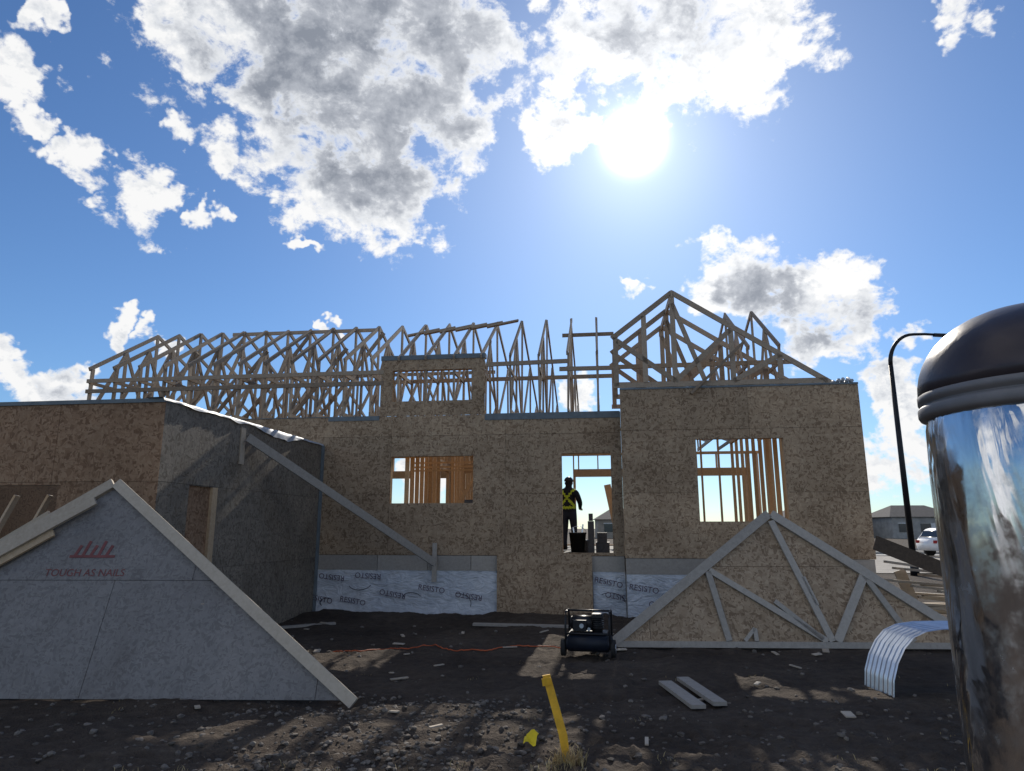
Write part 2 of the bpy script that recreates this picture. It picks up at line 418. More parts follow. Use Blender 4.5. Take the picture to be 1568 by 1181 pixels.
for i,(x,z,a) in enumerate([(-3.95,.30,10),(-3.72,.74,186),(-3.25,.27,9),(-2.95,.77,183),(-2.42,.42,190),(-1.62,.52,8),(-.86,.40,188),(1.9,.68,12),(2.1,.42,190),(2.55,.6,8),(2.9,.3,190)]):
    yy=-.063 if x<2.2 else -.463
    text('membrane_print_%d'%i,'RESISTO',.15,Matrix.Translation((x,yy,z))@Matrix.Rotation(R(a),4,'Y')@up,INK,H)
sheath('crawlspace_hatch_panel',F(-.10),-.29,1.59,-.02,1.21,[],OSB)
bm=bmesh.new(); box(bm,-.25,1.55,-.085,-.05,.1,.14); box(bm,-.25,1.55,-.085,-.05,1.1,1.14); mk('hatch_backing',bm,WOOD,H)
bm=bmesh.new(); box(bm,-9.85,6.68,.16,8,1.14,1.175); 
for k in range(40): box(bm,-9.8+k*.42,-9.76+k*.42,.3,7.8,.9,1.135)
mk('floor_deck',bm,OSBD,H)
bm=bmesh.new()
framing(bm,F(7.85),-9.9,6.73,1.18,4.05,[(-6,-4.4,2.1,3.3),(-3.6,-.9,2.0,3.3),(1.0,2.8,1.25,3.3),(3.6,6.2,1.6,3.3)],step=.61)
S_=lambda x0:(lambda s,t,z:(x0+t,s,z))
framing(bm,S_(-2.35),.3,7.8,1.18,4.04,[(3.2,4.2,1.22,3.2)],off=0,depth=.09)
framing(bm,S_(2.5),3.4,7.8,1.18,4.04,[],off=0,depth=.09)
framing(bm,S_(5.30),.5,5.2,1.18,4.04,[],step=.66,off=0,depth=.075)
framing(bm,S_(6.6),.9,7.8,1.18,4.42,[],step=.61,off=0,depth=.09)
framing(bm,F(3.0),4.2,4.75,1.18,4.04,[],step=.41,off=0,depth=.09)
framing(bm,S_(2.32),-.2,1.2,1.18,4.04,[],step=.30,off=0,depth=.09)
framing(bm,F(4.6),-2.25,.3,1.18,4.04,[(-1.9,-.9,2.0,3.2)],off=0,depth=.09)
framing(bm,S_(-9.9),.2,7.8,1.18,4.05,[],off=0)
beam(bm,(-2.3,2.5,1.25),(-1.0,2.5,3.3),.038,.09,(0,1,0)); beam(bm,(2.2,.5,1.2),(1.93,.5,2.6),.038,.14,(0,1,0))
for z in (3.02,3.1,3.2): beam(bm,(-2.5,1.6,z),(-.7,1.7,z+.02),.038,.04,(0,1,0))
mk('interior_stud_walls',bm,WOODI,H)
bm=bmesh.new(); box(bm,-1.15,-.85,.8,1.1,1.2,2.32); box(bm,1.50,1.63,.9,1.2,1.18,1.86); box(bm,1.52,1.61,.95,1.1,1.865,2.02); box(bm,1.66,1.95,1.1,1.5,1.18,1.42); box(bm,1.69,1.90,1.12,1.45,1.425,1.62)
box(bm,1.1,1.5,1.9,2.4,1.18,1.45); mk('stacked_toolboxes',bm,GREYP,H)
P1=lambda s,t,z:(s,-5.38+t,z)
go=(-9.6,-5.56,-.2,2.30)
sheath('garage_front_sheathing',P1,-13,-4.1,-.1,3.45,[go],OSBR)
bm=bmesh.new(); framing(bm,P1,-13,-4.115,.0,3.44,[(go[0],go[1],.0,2.30)])
for k in range(6): beam(bm,(-9.3+k*.42,-4.9+.1*(k%2),.1),(-9.1+k*.55,-4.6,2.2),.038,.09)
beam(bm,(-8.6,-5.0,.4),(-6.0,-4.95,1.9),.038,.14,(0,1,0)); beam(bm,(-9.4,-5.0,1.6),(-6.2,-4.8,.9),.038,.14,(0,1,0))
mk('garage_front_studs',bm,WOODC,H)
P2=lambda s,t,z:(-4.1-t,s,z)
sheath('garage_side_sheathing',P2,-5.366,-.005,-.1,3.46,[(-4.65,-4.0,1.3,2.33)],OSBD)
bm=bmesh.new(); framing(bm,P2,-5.2,-.01,.0,3.45,[(-4.65,-4.0,1.3,2.33)]); mk('garage_side_studs',bm,WOOD,H)
bm=bmesh.new(); box(bm,-4.14,-4.085,-4.06,-3.92,1.0,2.33)
mk('window_jamb',bm,WOOD,H)
sheath('garage_window_panel',lambda s,t,z:(-4.13-t,s,z),-4.7,-3.95,1.2,2.4,[],OSBR)
bm=bmesh.new(); beam(bm,(-4.07,-.03,-.1),(-4.07,-.03,3.44),.05,.06); mk('corner_flashing',bm,FLASH,H)
bm=bmesh.new(); beam(bm,(-4.09,-3.3,3.36),(-4.085,-3.3,2.75),.02,.14,(1,0,0)); mk('side_cleat',bm,WOODC,H)
bm=bmesh.new(); box(bm,-13,-4.09,-5.40,-5.2,3.42,3.475); mk('garage_gasket',bm,FLASH,H)
sheath('garage_left_sheathing',lambda s,t,z:(-13+t,s,z),-5.3,8,-.1,3.46,[],OSBR)
bm=bmesh.new(); g=[]
for i in range(110):
    s=-5.45+5.45*i/109; r=[]
    dr=.035+.05*max(0,fb(s,0,1.6,3,4))+(.10*max(0,math.sin((s+3.0)*1.6)) if -3.0<s<-1 else 0)
    for x,z in ((-4.35,3.475),(-4.22,3.48),(-4.12,3.485),(-4.088,3.478),(-4.078-.012*fb(s,3,4,2,2),3.475-dr*.5),(-4.07-.02*fb(s,5,4,2,2),3.475-dr)):
        r.append(bm.verts.new((x,s,z+.008*fb(s*2,x,3,2,8))))
    g.append(r)
for A,B in zip(g,g[1:]):
    for k in range(5): bm.faces.new((A[k],A[k+1],B[k+1],B[k]))
mk('house_wrap_flap',bm,TARP,H,smooth=True)
bm=bmesh.new()
def loc(p): 
    p=V(p)-V((0,14,0)); return Matrix.Rotation(R(-TH),3,'Z')@p
beam(bm,loc((-4.40,11.25,3.20)),loc((-1.52,13.85,1.04)),.14,.038,(0,0,1)); 
beam(bm,(-1.57,-.06,.66),(-1.57,-.06,1.42),.09,.038,(1,0,0))
mk('wall_brace',bm,WOODG,H)

# roof trusses
bm=bmesh.new()
RY,RZ=2.2,6.72
def truss(x):
    S3=(1,0,0); j=[random.uniform(-.012,.012) for _ in range(2)]
    B=lambda p,q,d=.089: beam(bm,(x+j[0],p[0],p[1]+j[1]),(x+j[0]*-1,q[0],q[1]+j[1]),.038,d,S3)
    B((0,4.12),(8,4.12)); B((.05,4.12),(.05,5.33)); B((-.05,5.30),(RY,RZ)); B((RY,RZ),(8.2,4.5)); B((7.95,4.1),(7.95,4.55))
    B((.05,4.15),(1.1,5.98)); B((1.1,5.98),(RY,4.15)); B((RY,RZ),(RY,4.15)); B((1.1,5.95),(1.1,4.15))
    B((RY,4.15),(4.1,5.95)); B((4.1,5.95),(4.1,4.15)); B((4.1,4.15),(6,5.25)); B((6,5.25),(6,4.15)); B((6,4.15),(7.9,4.5))
    B((0,5.0),(1.1,5.0),.07)
xs=[]
x=-9.8
while x<6.0:
    xs.append(x); x+=.61
for x in xs:
    if 2.3<x<4.6: continue
    truss(x)
for (y,z,a,b_) in ((-.02,5.02,-9.85,-2.8),(-.02,4.78,-9.85,-2.8),(1.2,5.05,-9.85,2.2),(RY+.04,RZ-.03,-7.7,-3.8),(4.1,4.25,-9.85,5),(4.05,5.9,-8,-1),(.06,5.0,2.2,5.7),(2.3,5.1,2.2,5.7),(2.25,6.35,.95,2.2),(.0,4.98,1.0,2.2),(-.02,5.12,-.55,1.2)):
    beam(bm,(a,y,z),(b_,y+.02,z+random.uniform(-.03,.03)),.038,.089,(0,1,0))
for a in (-9.2,-7.4,-5.4):
    beam(bm,(a,2.28,4.2),(a+1.8,2.28,6.6),.038,.089,(0,1,0)); beam(bm,(a,1.06,4.2),(a+1.3,1.1,5.9),.038,.089,(0,1,0))
for k in range(6):
    x0=-2.75+k*.38
    beam(bm,(x0,1.55+.05*k,6.28+.045*k),(x0+.75,1.7+.05*k,6.46+.045*k),.038,.14,(0,0,1))
mk('roof_trusses',bm,WOODT,H)
bm=bmesh.new()
def gable(y,dx=0):
    A=(3.33+dx,6.43)
    B=lambda p,q,d=.1: beam(bm,(p[0],y,p[1]),(q[0],y,q[1]),.038,d,(0,1,0))
    zl=5.52; B((2.1+dx,zl-.02),A); B(A,(6.25+dx,4.47)); B((2.17+dx,4.5),(2.17+dx,zl)); B((2.1+dx,4.52),(6.2+dx,4.52))
    B((A[0],4.55),(A[0],A[1]-.05)); B((2.2+dx,5.45),(3.33+dx,4.58)); B((3.33+dx,4.58),(4.45+dx,5.6)); B((4.45+dx,5.6),(4.45+dx,4.55)); B((4.45+dx,4.55),(5.35+dx,5.05)); B((5.35+dx,5.05),(5.35+dx,4.55)); B((2.75+dx,5.95),(2.75+dx,4.55)); B((3.33+dx,6.2),(3.9+dx,4.58),.089)
for y in (-.36,.85,2.1): gable(y)
beam(bm,(3.33,-.4,6.40),(3.33,2.6,6.40),.038,.14,(1,0,0))
beam(bm,(4.7,-.34,5.35),(3.6,-.46,4.3),.09,.05,(0,1,0))
mk('gable_trusses',bm,WOODT,H)
bm=bmesh.new(); 
for k in range(5): tube(bm,[(6.35+.08*k,-.3+.1*j,4.47+.05*math.sin(j*1.7+k)+.02*k) for j in range(5)],.035,6)
mk('wrap_scraps',bm,TARP,H)

# ------------------------------------------------------------------ leaning gable truss panels
def panel(name,cx,cy,half,rise,lean,rot,chord,webs,osbm,woodm,cd=.14):
    E=empty(name,(cx,cy,gh(cx,cy)+.02)); E.rotation_euler=(-lean,0,rot)
    bm=bmesh.new(); lay=bm.loops.layers.float_color.new('tone')
    def hw(z): return half*(1-z/rise)
    zs=[0,1.22,rise-.001]
    for a,b_ in zip(zs,zs[1:]):
        edges=sorted([-half-1]+[k*2.44+(1.22 if a>0 else .35) for k in range(-1,2)]+[half+1])
        for s0,s1 in zip(edges,edges[1:]):
            a2=a+.003; b2=b_-.003
            poly=[(s0+.003,a2),(s1-.003,a2),(s1-.003,b2),(s0+.003,b2)]
            for sgn in (1,-1):
                newp=[]
                f=lambda p: hw(p[1])-sgn*p[0]
                for i in range(len(poly)):
                    p=poly[i];q=poly[(i+1)%len(poly)];fp,fq=f(p),f(q)
                    if fp>=0:newp.append(p)
                    if fp*fq<0:
                        u=fp/(fp-fq); newp.append((p[0]+(q[0]-p[0])*u,p[1]+(q[1]-p[1])*u))
                poly=newp
                if len(poly)<3: break
            if len(poly)<3: continue
            tn=random.uniform(.93,1.05)
            A=[bm.verts.new((x,.03,z)) for x,z in poly]; B=[bm.verts.new((x,.042,z)) for x,z in poly]
            fs=[bm.faces.new(A),bm.faces.new(B[::-1])]+[bm.faces.new((A[i],A[(i+1)%len(A)],B[(i+1)%len(A)],B[i])) for i in range(len(A))]
            for f_ in fs:
                for l in f_.loops: l[lay]=(tn,tn,tn,1)
    v=[bm.verts.new(p) for p in ((-half,.044,0),(half,.044,0),(0,.044,rise))]; f_=bm.faces.new(v)
    for l in f_.loops: l[lay]=(.4,.4,.4,1)
    mk('sheathing',bm,osbm,E)
    bm=bmesh.new()
    for sx in (-1,1):
        beam(bm,(sx*(half+.12),-.001,-.03),(sx*.02,-.001,rise+.02),chord,cd,(0,1,0))
    mk('top_chords',bm,woodm,E)
    if webs:
        bm=bmesh.new()
        for p,q,wd in webs: beam(bm,(p[0],-.001,p[1]),(q[0],-.001,q[1]),.038,wd,(0,1,0))
        mk('webs',bm,woodm,E)
    return E
E1=panel('gable_wall_panel',-4.80,7.45,3.08,2.36,R(20),R(-1),.05,[],OSBG,WOODC,cd=.12)
bm=bmesh.new(); beam(bm,(-.12,-.07,2.13),(-3.0,-.07,.10),.038,.11,(0,1,0)); mk('spare_chord',bm,WOODC,E1)
bm=bmesh.new(); beam(bm,(-.50,-.035,1.75),(-1.45,-.035,1.08),.03,.085,(0,1,0)); mk('spare_block',bm,WOOD,E1)
text('stamp','TOUGH AS NAILS',.115,Matrix.Translation((-.02,.0265,1.30))@up,REDINK,E1)
bm=bmesh.new()
for k in range(5): beam(bm,(-.2+.09*k,.027,1.5),(-.16+.09*k,.027,1.62+.05*(k%2)),.004,.035,(0,1,0))
beam(bm,(-.26,.026,1.49),(.26,.026,1.49),.004,.03,(0,1,0))
mk('stamp_logo',bm,REDINK,E1)
bm=bmesh.new(); beam(bm,(-.8,.05,1.7),(-.8,1.9,.35),.038,.09); beam(bm,(1.4,.05,1.0),(1.4,1.4,.25),.038,.09); mk('props',bm,WOOD,E1)
E2=panel('gable_truss_panel',4.15,10.5,2.66,2.05,R(20),R(-2),.05,
 [((-2.6,.045),(2.9,.045),.089),((0,1.95),(.55,.1),.10),((-1.12,1.13),(-.95,.1),.089),((-1.1,1.15),(.48,.1),.089),((1.25,1.08),(.62,.1),.12),((1.25,1.08),(1.72,.1),.089),((-.18,.68),(.42,.13),.07),((.32,1.05),(.44,.62),.06),((-.55,.28),(-.55,.1),.06),((-.55,.28),(-.72,.1),.05)],OSB,WOODG)
bm=bmesh.new(); beam(bm,(0,.06,1.9),(0,1.6,.7),.038,.09); beam(bm,(1.4,.06,.9),(1.4,1.2,.4),.038,.09); mk('props',bm,WOODG,E2)

# ------------------------------------------------------------------ lumber & debris
bm=bmesh.new()
for k in range(22):
    x0=6.3+random.uniform(-.2,.9); y0=11.4+random.uniform(-.5,1.0); a=random.uniform(-.45,.15)
    L_=random.uniform(1.4,3.0); z=.10+.045*k
    beam(bm,(x0,y0,z+random.uniform(0,.15)),(x0+L_*math.cos(a),y0+L_*math.sin(a)*.6,z-.15*random.random()),.14,.038,(0,0,1) if random.random()<.2 else (0,1,0))
beam(bm,(6.95,12.2,.3),(6.75,12.25,1.0),.2,.03,(1,0,0))
mk('lumber_pile',bm,WOODC)
bm=bmesh.new(); beam(bm,(5.6,10.75,1.50),(8.3,10.9,.45),.03,.22,(0,1,0)); mk('dark_plank',bm,wood('dark_wet_lumber',(.05,.035,.025),(.14,.10,.07)))
for i,(p,q,wd) in enumerate([((1.75,8.3),(1.85,7.24),.15),((2.0,8.5),(2.08,7.29),.14),((-.7,12.85),(1.05,12.7),.16),((-4.2,12.2),(-3.2,12.9),.1)]):
    bm=bmesh.new(); z0=gh(*p)+.04; z1=gh(*q)+.04
    beam(bm,(p[0],p[1],z0),(q[0],q[1],z1),.038,wd,(0,0,1)); mk('wood_plank' if i==0 else 'wood_plank.%03d'%i,bm,WOODG)
bm=bmesh.new()
for i in range(40):
    x=random.uniform(-3.5,6); y=random.uniform(6,12.8); a=random.random()*3.1; l=random.uniform(.05,.22); z=gh(x,y)+.02
    beam(bm,(x,y,z),(x+l*math.cos(a),y+l*math.sin(a),z+random.uniform(-.01,.02)),.012,random.choice((.03,.05,.09)),(0,0,1))
mk('wood_offcuts',bm,WOODC)
bm=bmesh.new()
path=[(4.0,-.02),(4.02,.15),(4.08,.32),(4.17,.47),(4.28,.58),(4.42,.64),(4.6,.665),(4.9,.67),(5.3,.66),(5.6,.62),(5.78,.5),(5.88,.3),(5.9,-.02)]
def samp(u):
    f=u*(len(path)-1); i=min(int(f),len(path)-2); a,b_=V(path[i]),V(path[i+1]); return a.lerp(b_,f-i)
NU,NV=60,72; g=[]
for i in range(NU+1):
    p=samp(i/NU); q=samp(min(1,i/NU+.02))-samp(max(0,i/NU-.02)); nrm=V((-q.y,q.x)).normalized(); r=[]
    for j in range(NV+1):
        y=7.62+.62*j/NV; c=.014*math.sin(j/NV*2*math.pi*7)
        r.append(bm.verts.new((p.x+nrm.x*c,y,p.y+nrm.y*c)))
    g.append(r)
for A,B in zip(g,g[1:]):
    for k in range(NV): bm.faces.new((A[k],A[k+1],B[k+1],B[k]))
mk('corrugated_window_well',bm,GALV,smooth=True)
bm=bmesh.new(); z=gh(.41,5.5)
hexa(bm,[(.395,5.49,z-.05),(.44,5.49,z-.05),(.44,5.51,z-.05),(.395,5.51,z-.05),(.35,5.52,z+.2),(.415,5.52,z+.2),(.415,5.54,z+.2),(.35,5.54,z+.2)])
hexa(bm,[(.35,5.52,z+.2),(.415,5.52,z+.2),(.415,5.54,z+.2),(.35,5.54,z+.2),(.235,5.60,z+.60),(.295,5.60,z+.61),(.295,5.62,z+.61),(.235,5.62,z+.60)])
beam(bm,(.232,5.585,z+.555),(.30,5.585,z+.565),.03,.05,(0,1,0))
mk('survey_stake',bm,YEL)
bm=bmesh.new(); g=[[bm.verts.new((.09+.1*i/5+.03*j/5,5.93+.08*j/5,gh(.15,5.97)+.03+.07*j/5+.02*math.sin(i*1.1+j))) for i in range(6)] for j in range(6)]
for j in range(5):
    for i in range(5): bm.faces.new((g[j][i],g[j][i+1],g[j+1][i+1],g[j+1][i]))
mk('yellow_marker_flag',bm,simple('yellow_plastic',(.8,.62,.02),.4),smooth=True)
bm=bmesh.new(); pts=[]
for i in range(110):
    x=.8-3.4*i/109; y=10.5+.22*math.sin(i*.11)+.08*math.sin(i*.31); pts.append((x,y,gh(x,y)+.018))
tube(bm,pts,.009,6); mk('extension_cord',bm,ORANGE)

# ------------------------------------------------------------------ air compressor
C=empty('air_compressor',(1.07,9.95,gh(1.07,9.95)),R(-12))
bm=bmesh.new()
for yy in (-.13,.13):
    cyl(bm,(-.27,yy,.17),(.27,yy,.17),.11,n=24)
    cyl(bm,(-.31,yy,.17),(-.27,yy,.17),.06,.11,n=24); cyl(bm,(.27,yy,.17),(.31,yy,.17),.11,.06,n=24)
mk('tanks',bm,BLUEP,C)
bm=bmesh.new()
box(bm,-.26,.26,-.16,.16,.285,.31); cyl(bm,(-.22,0,.42),(.05,0,.42),.10,n=20); cyl(bm,(.12,-.02,.31),(.12,-.02,.50),.075,.06,n=16)
for k in range(5): cyl(bm,(.12,-.02,.36+k*.028),(.12,-.02,.372+k*.028),.095,n=16)
box(bm,.05,.2,-.1,.1,.5,.545); cyl(bm,(-.25,0,.42),(-.22,0,.42),.085,n=20)
box(bm,-.2,-.02,-.17,-.1,.33,.47)
mk('motor_and_pump',bm,BLACKP,C)
bm=bmesh.new()
for sx in (-.3,.3):
    tube(bm,[(sx,-.2,.1),(sx,-.2,.5),(sx,-.14,.58),(sx,.14,.58),(sx,.2,.5),(sx,.2,.1)],.014,8)
tube(bm,[(-.3,0,.585),(.3,0,.585)],.014,8); tube(bm,[(-.3,-.2,.3),(.3,-.2,.3)],.012,8)
mk('roll_cage',bm,BLACKP,C)
bm=bmesh.new()
for sx in (-.34,.34): cyl(bm,(sx-.03,-.12,.11),(sx+.03,-.12,.11),.115,n=24)
mk('wheels',bm,RUBBER,C)
bm=bmesh.new()
for sx in (-.372,.372): cyl(bm,(sx-.004,-.12,.11),(sx+.004,-.12,.11),.06,n=16)
cyl(bm,(-.08,-.2,.40),(-.08,-.17,.40),.03,n=16); cyl(bm,(.02,-.2,.36),(.02,-.17,.36),.022,n=16)
mk('gauges_and_hubs',bm,GALV,C)

# ------------------------------------------------------------------ domed steel post (right foreground)
PX,PY=.715,.90
Z0=gh(PX,PY)
S=empty('domed_metal_post',(PX,PY,0))
m,t,b,tc=mat('scuffed_chrome',.1,1.0); o=tc.outputs['Object']
n=t.noise(t.mapping(o,(6,6,1.2)),2.5,5,.6,1.0)
t.link(t.ramp(n,[(.3,(.40,.41,.43)),(.7,(.80,.81,.84))]),b.inputs['Base Color'])
t.link(t.ramp(t.noise(o,30,5,.7),[(.4,(.06,)*3),(.75,(.35,)*3)]),b.inputs['Roughness'])
bump(t,b,t.noise(t.mapping(o,(7,7,2.0)),1.6,3,.5,1.2),.35,.02)
CHR=m
DOME=simple('dome_dark_metal',(.055,.046,.052),.34,.3,.3,8,bs=.1)
BAND=simple('grey_band',(.18,.175,.18),.5,.2,.25,8,bs=.05)
bm=bmesh.new(); r=.141
lathe(bm,[(r-.001,Z0-.1),(r,.5),(r,1.0),(r,1.5),(r,1.80),(r-.002,1.865),(r-.006,1.885)],n=96); mk('post_body',bm,CHR,S)
bm=bmesh.new(); lathe(bm,[(r-.006,1.878),(r+.003,1.880),(r+.005,1.884),(r+.005,1.893),(r+.003,1.896),(r,1.897),(r,1.900),(r+.004,1.902),(r+.004,1.912),(r+.001,1.914)],n=96); mk('collar',bm,BAND,S)
bm=bmesh.new(); pr=[(r+.001,1.912)]
for k in range(0,13):
    a=R(k*7.5); pr.append(((r+.003)*math.cos(a)**.85 if k<12 else 0.0005,1.913+.115*math.sin(a)))
lathe(bm,pr,n=96); mk('dome_cap',bm,DOME,S)

# ------------------------------------------------------------------ street lamp
LX,LY=14.9,26.
SL=empty('street_lamp',(LX,LY,gh(LX,LY)))
bm=bmesh.new(); cyl(bm,(0,0,0),(0,0,.5),.16,.13,20); cyl(bm,(0,0,.5),(0,0,8.0),.115,.085,20)
arc=[(0,0,7.95)]+[(1.05-1.05*math.cos(R(k*9)),0,8.0+1.25*math.sin(R(k*9))) for k in range(1,11)]+[(1.5,0,9.26),(1.9,0,9.24)]
tube(bm,arc,[.085-.003*i for i in range(len(arc))],12); mk('pole_and_arm',bm,POLE,SL)
bm=bmesh.new(); hexa(bm,[(1.85,-.07,9.17),(2.55,-.14,9.15),(2.55,.14,9.15),(1.85,.07,9.17),(1.85,-.05,9.29),(2.45,-.1,9.25),(2.45,.1,9.25),(1.85,.05,9.29)]); mk('lamp_head',bm,POLE,SL)

# ------------------------------------------------------------------ road + kerbs, far buildings
ASP=simple('asphalt',(.055,.055,.057),.85,0,.15,4)
KERB=simple('kerb_concrete',(.38,.37,.35),.85)
def sheet(name,x0,x1,y0,y1,z,m_):
    bm=bmesh.new(); v=[bm.verts.new(p) for p in ((x0,y0,z),(x1,y0,z),(x1,y1,z),(x0,y1,z))]; bm.faces.new(v); mk(name,bm,m_)
sheet('road',-260,300,46,54,.03,ASP)
bm=bmesh.new(); box(bm,-260,300,45.8,46.0,-.1,.15); box(bm,-260,300,54,54.2,-.1,.15); mk('kerb',bm,KERB)
sheet('pavement',-260,300,43.6,45.6,.02,KERB)
bm=bmesh.new()
for k in range(60): 
    v=[bm.verts.new(p) for p in ((-150+k*6,49.94,.034),(-147+k*6,49.94,.034),(-147+k*6,50.06,.034),(-150+k*6,50.06,.034))]; bm.faces.new(v)
mk('lane_markings',bm,simple('road_paint',(.7,.7,.68),.7))
sheet('sunlit_soil_sheet',10,60,27,43,.012,simple('pale_sunlit_soil',(.30,.275,.24),.9,0,.3,1.5))  # pale sheet for the bright sunlit soil, sunlight put into its colour
ROOF=simple('shingles',(.06,.06,.065),.9,scale=2); GLASS=simple('window_glass',(.03,.04,.05),.1,0,.1,2,spec=.6,bs=0); TRIM=simple('white_trim',(.7,.7,.69),.6)
sid=[simple('siding_%d'%i,c,.8,scale=1) for i,c in enumerate([(.20,.19,.18),(.32,.28,.23),(.12,.14,.16),(.36,.35,.33)])]
hx=[-150,-118,-84,-50,-16,20,52,66,80,95,112,140]
for i,x in enumerate(hx):
    y=118+random.uniform(-8,12); wd=random.uniform(10,12.5); hh=random.uniform(2.8,3.4); 
    E=empty('suburban_house' if i==0 else 'suburban_house.%03d'%i,(x,y,0),R(random.uniform(-6,6)))
    bm=bmesh.new(); box(bm,-wd/2,wd/2,-5,5,-.2,hh); mk('walls',bm,sid[i%4],E)
    bm=bmesh.new(); e=wd/2+.5; rz=hh+random.uniform(1.5,2.1)
    pts=[(-e,-5.5,hh),(e,-5.5,hh),(e,5.5,hh),(-e,5.5,hh),(-e+3,0,rz),(e-3,0,rz)]
    vv=[bm.verts.new(p) for p in pts]
    for f in ((0,1,5,4),(1,2,5),(2,3,4,5),(3,0,4),(3,2,1,0)): bm.faces.new([vv[k] for k in f])
    mk('roof',bm,ROOF,E)
    bm=bmesh.new(); box(bm,-wd/2+1,-wd/2+3,-5.06,-5.01,1,2.3); box(bm,-.8,.8,-5.06,-5.01,1,2.3); mk('windows',bm,GLASS,E)
    bm=bmesh.new(); box(bm,wd/2-4.4,wd/2-1,-5.06,-5.01,0,2.4); box(bm,-wd/2+.9,-wd/2+3.1,-5.05,-5.0,2.32,2.45); mk('garage_door',bm,TRIM,E)

# ------------------------------------------------------------------ parked car
PAINT=simple('white_car_paint',(.75,.76,.78),.25,0,.03,2,spec=.5,bs=0)
def car(name,loc_,rz):
    E=empty(name,loc_,rz)
    prof=[(-2.2,.35),(-2.25,.75),(-2.15,1.0),(-1.95,1.08),(-1.75,1.55),(-1.4,1.66),(.3,1.64),(.6,1.55),(1.15,1.08),(2.0,.95),(2.25,.75),(2.28,.35)]
    bm=bmesh.new()
    def P(y): return [(x,(y if z<1.1 else y*.80),z) for x,z in prof]
    A=[bm.verts.new(p) for p in P(-.92)]; B=[bm.verts.new(p) for p in P(.92)]
    n=len(A)
    for i in range(n): bm.faces.new((A[i],A[(i+1)%n],B[(i+1)%n],B[i]))
    bm.faces.new(A[::-1]); bm.faces.new(B)
    bmesh.ops.bevel(bm,geom=[e for e in bm.edges],offset=.05,segments=2,affect='EDGES')
    mk('body',bm,PAINT,E,smooth=True)
    bm=bmesh.new()
    for s in (-1,1):
        for a,b_,c,d in ((-1.72,-1.02,-1.62,-1.08),(-.95,-.1,-.95,-.1),(0,.95,0,.52)):
            v=[bm.verts.new(p) for p in ((a,s*.93,1.10),(b_,s*.93,1.10),(d,s*.765,1.53),(c,s*.765,1.53))]; bm.faces.new(v)
    v=[bm.verts.new(p) for p in ((1.14,-.8,1.13),(1.14,.8,1.13),(.67,.68,1.54),(.67,-.68,1.54))]; bm.faces.new(v)
    v=[bm.verts.new(p) for p in ((-1.97,-.8,1.14),(-1.97,.8,1.14),(-1.80,.68,1.5),(-1.80,-.68,1.5))]; bm.faces.new(v)
    mk('windows',bm,GLASS,E)
    bm=bmesh.new()
    for x in (-1.4,1.4):
        for s in (-1,1): cyl(bm,(x,s*.72,.34),(x,s*.95,.34),.34,n=24)
    mk('wheels',bm,RUBBER,E)
    bm=bmesh.new()
    for x in (-1.4,1.4):
        for s in (-1,1): cyl(bm,(x,s*.95,.34),(x,s*.965,.34),.2,n=16)
    mk('rims',bm,GALV,E)
    bm=bmesh.new(); box(bm,-2.27,-2.2,-.85,-.6,.78,.95); box(bm,-2.27,-2.2,.6,.85,.78,.95); mk('tail_lights',bm,simple('tail_red',(.3,.01,.01),.3),E)
car('parked_car',(27.0,42.,0.03),R(8)); car('parked_car.001',(41.0,52.4,.035),R(180)); 

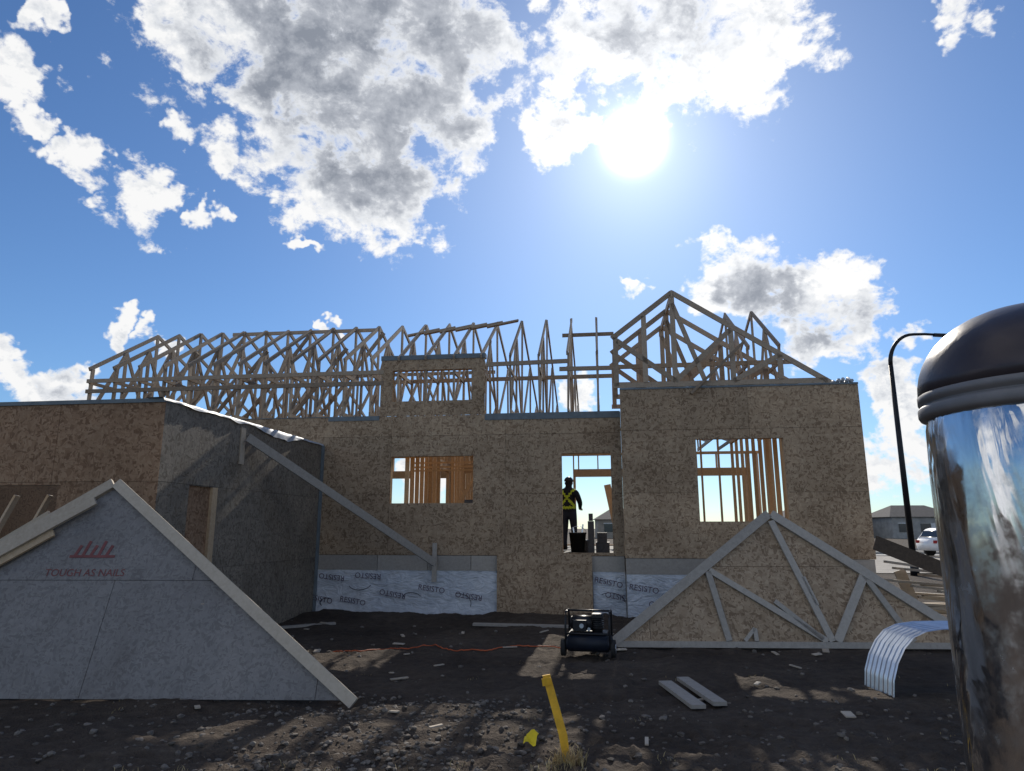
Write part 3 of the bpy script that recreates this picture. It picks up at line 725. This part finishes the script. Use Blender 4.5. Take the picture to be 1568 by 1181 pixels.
# ------------------------------------------------------------------ worker
def worker(name,loc_,rz,stripe=(.62,.75,.05)):
    E=empty(name,loc_,rz)   # faces local +Y
    me=bpy.data.meshes.new(name+'_body')
    vs=[];es=[];rd=[]
    def add(p,r,par=None):
        vs.append(p);rd.append(r); 
        if par is not None: es.append((par,len(vs)-1))
        return len(vs)-1
    pel=add((0,0,.95),(.17,.13)); ab=add((0,.0,1.12),(.175,.13),pel); ch=add((0,-.01,1.30),(.205,.14),ab); up_=add((0,-.01,1.42),(.165,.11),ch)
    nk=add((0,.02,1.50),(.075,.075),up_); h1=add((0,.04,1.585),(.09,.105),nk); h2=add((0,.04,1.67),(.09,.105),h1); add((0,.03,1.72),(.06,.07),h2)
    for s in (-1,1):
        sh=add((s*.20,-.01,1.40),(.085,.085),up_); el=add((s*.29,.03,1.13),(.065,.065),sh); wr=add((s*.20,.26,1.02),(.042,.042),el); hd=add((s*.185,.34,1.01),(.036,.028),wr)
        for k,(dx,ln) in enumerate(((-.03,.085),(-.01,.1),(.01,.095),(.03,.075))):
            a=add((s*.185+dx,.34+ln*.6,1.0),(.010,.010),hd); add((s*.185+dx,.34+ln*.8,.965),(.008,.008),a)
        th=add((s*.185-s*.045,.35,1.0),(.011,.011),hd); add((s*.185-s*.05,.385,.985),(.009,.009),th)
        hp=add((s*.10,0,.86),(.11,.12),pel); kn=add((s*.12,.04,.49),(.075,.08),hp); an=add((s*.13,0,.10),(.06,.06),kn); hl=add((s*.13,-.03,.05),(.045,.045),an); add((s*.14,.17,.035),(.045,.035),an)
    me.from_pydata(vs,es,[]); ob=bpy.data.objects.new('tmp',me); scene.collection.objects.link(ob)
    md=ob.modifiers.new('s','SKIN'); md.use_smooth_shade=True
    for i,r_ in enumerate(rd): me.skin_vertices[0].data[i].radius=r_
    me.skin_vertices[0].data[0].use_root=True
    sb=ob.modifiers.new('ss','SUBSURF'); sb.levels=3; sb.render_levels=3
    bpy.context.view_layer.update()
    m2=bpy.data.meshes.new_from_object(ob.evaluated_get(bpy.context.evaluated_depsgraph_get())); bpy.data.objects.remove(ob)
    m2.materials.clear()
    for mm in (simple('dark_workwear',(.02,.022,.028),.85),simple('hi_vis_yellow',stripe,.6),simple('skin',(.45,.27,.2),.55),simple('boots',(.05,.035,.02),.7),simple('work_trousers',(.03,.035,.05),.85)): m2.materials.append(mm)
    for p in m2.polygons:
        c=p.center; mi=0
        if c.z<.13: mi=3
        elif c.z<.93: mi=4
        elif c.z>1.47: mi=2 if (c.y>.05 and c.z<1.68) else 0
        elif c.y>.29 and c.z<1.1: mi=2
        if .93<c.z<1.47 and abs(c.x)<.2 and c.y<.2:
            k=abs(abs(c.x)-abs(c.z-1.26)*.85)
            if c.y<0 and k<.034: mi=1
            if c.y>=0 and abs(abs(c.x)-.10)<.03: mi=1
            if abs(c.z-1.03)<.03: mi=1
        p.material_index=mi; p.use_smooth=True
    o_=bpy.data.objects.new('body',m2); scene.collection.objects.link(o_); o_.parent=E
    bm=bmesh.new()
    for p,r_ in (((-.035,.135,1.64),.012),((.035,.135,1.64),.012)): bmesh.ops.create_uvsphere(bm,u_segments=10,v_segments=8,radius=r_,matrix=Matrix.Translation(p))
    mk('eyes',bm,BLACKP,E,smooth=True)
    bm=bmesh.new(); cyl(bm,(0,.13,1.645),(0,.16,1.605),.009,.018,8)
    for s in(-1,1): bmesh.ops.create_uvsphere(bm,u_segments=10,v_segments=8,radius=1,matrix=Matrix.Translation((s*.095,.035,1.62))@Matrix.Diagonal((.012,.022,.034,1)))
    box(bm,-.028,.028,.128,.138,1.568,1.576)
    mk('nose_ears_mouth',bm,bpy.data.materials['skin'],E,smooth=False)
    bm=bmesh.new(); bmesh.ops.create_uvsphere(bm,u_segments=24,v_segments=14,radius=1,matrix=Matrix.Translation((0,.035,1.675))@Matrix.Diagonal((.112,.128,.105,1)))
    bmesh.ops.bisect_plane(bm,geom=bm.verts[:]+bm.edges[:]+bm.faces[:],plane_co=(0,0,1.665),plane_no=(0,0,-1),clear_outer=True)
    hexa(bm,[(-.07,.14,1.668),(.07,.14,1.668),(.05,.215,1.655),(-.05,.215,1.655),(-.07,.14,1.68),(.07,.14,1.68),(.05,.215,1.667),(-.05,.215,1.667)])
    mk('cap',bm,BLACKP,E,smooth=True,normals=True)
    return E
def wl(x,y,z): 
    c,s=math.cos(R(TH)),math.sin(R(TH)); return (x*c-y*s,14+x*s+y*c,z)
worker('construction_worker',wl(1.0,3.0,1.175),R(-25))
BK=empty('tool_bucket',wl(1.28,1.0,1.175))
bm=bmesh.new(); lathe(bm,[(.001,.002),(.14,.0),(.18,.42),(.19,.42),(.19,.45),(.175,.45),(.135,.02),(.001,.02)],n=28); mk('pail',bm,BLACKP,BK)
bm=bmesh.new(); tube(bm,[(.18*math.cos(R(a)),-.05,.42+.16*math.sin(R(a))) for a in range(0,181,15)],.005,6); beam(bm,(.05,0,.1),(.12,.02,.62),.03,.03); beam(bm,(-.04,.03,.1),(-.09,.05,.56),.025,.04); mk('handle_and_tools',bm,GALV,BK)

scene.view_settings.view_transform='Standard'; scene.view_settings.look='None'; scene.view_settings.exposure=0
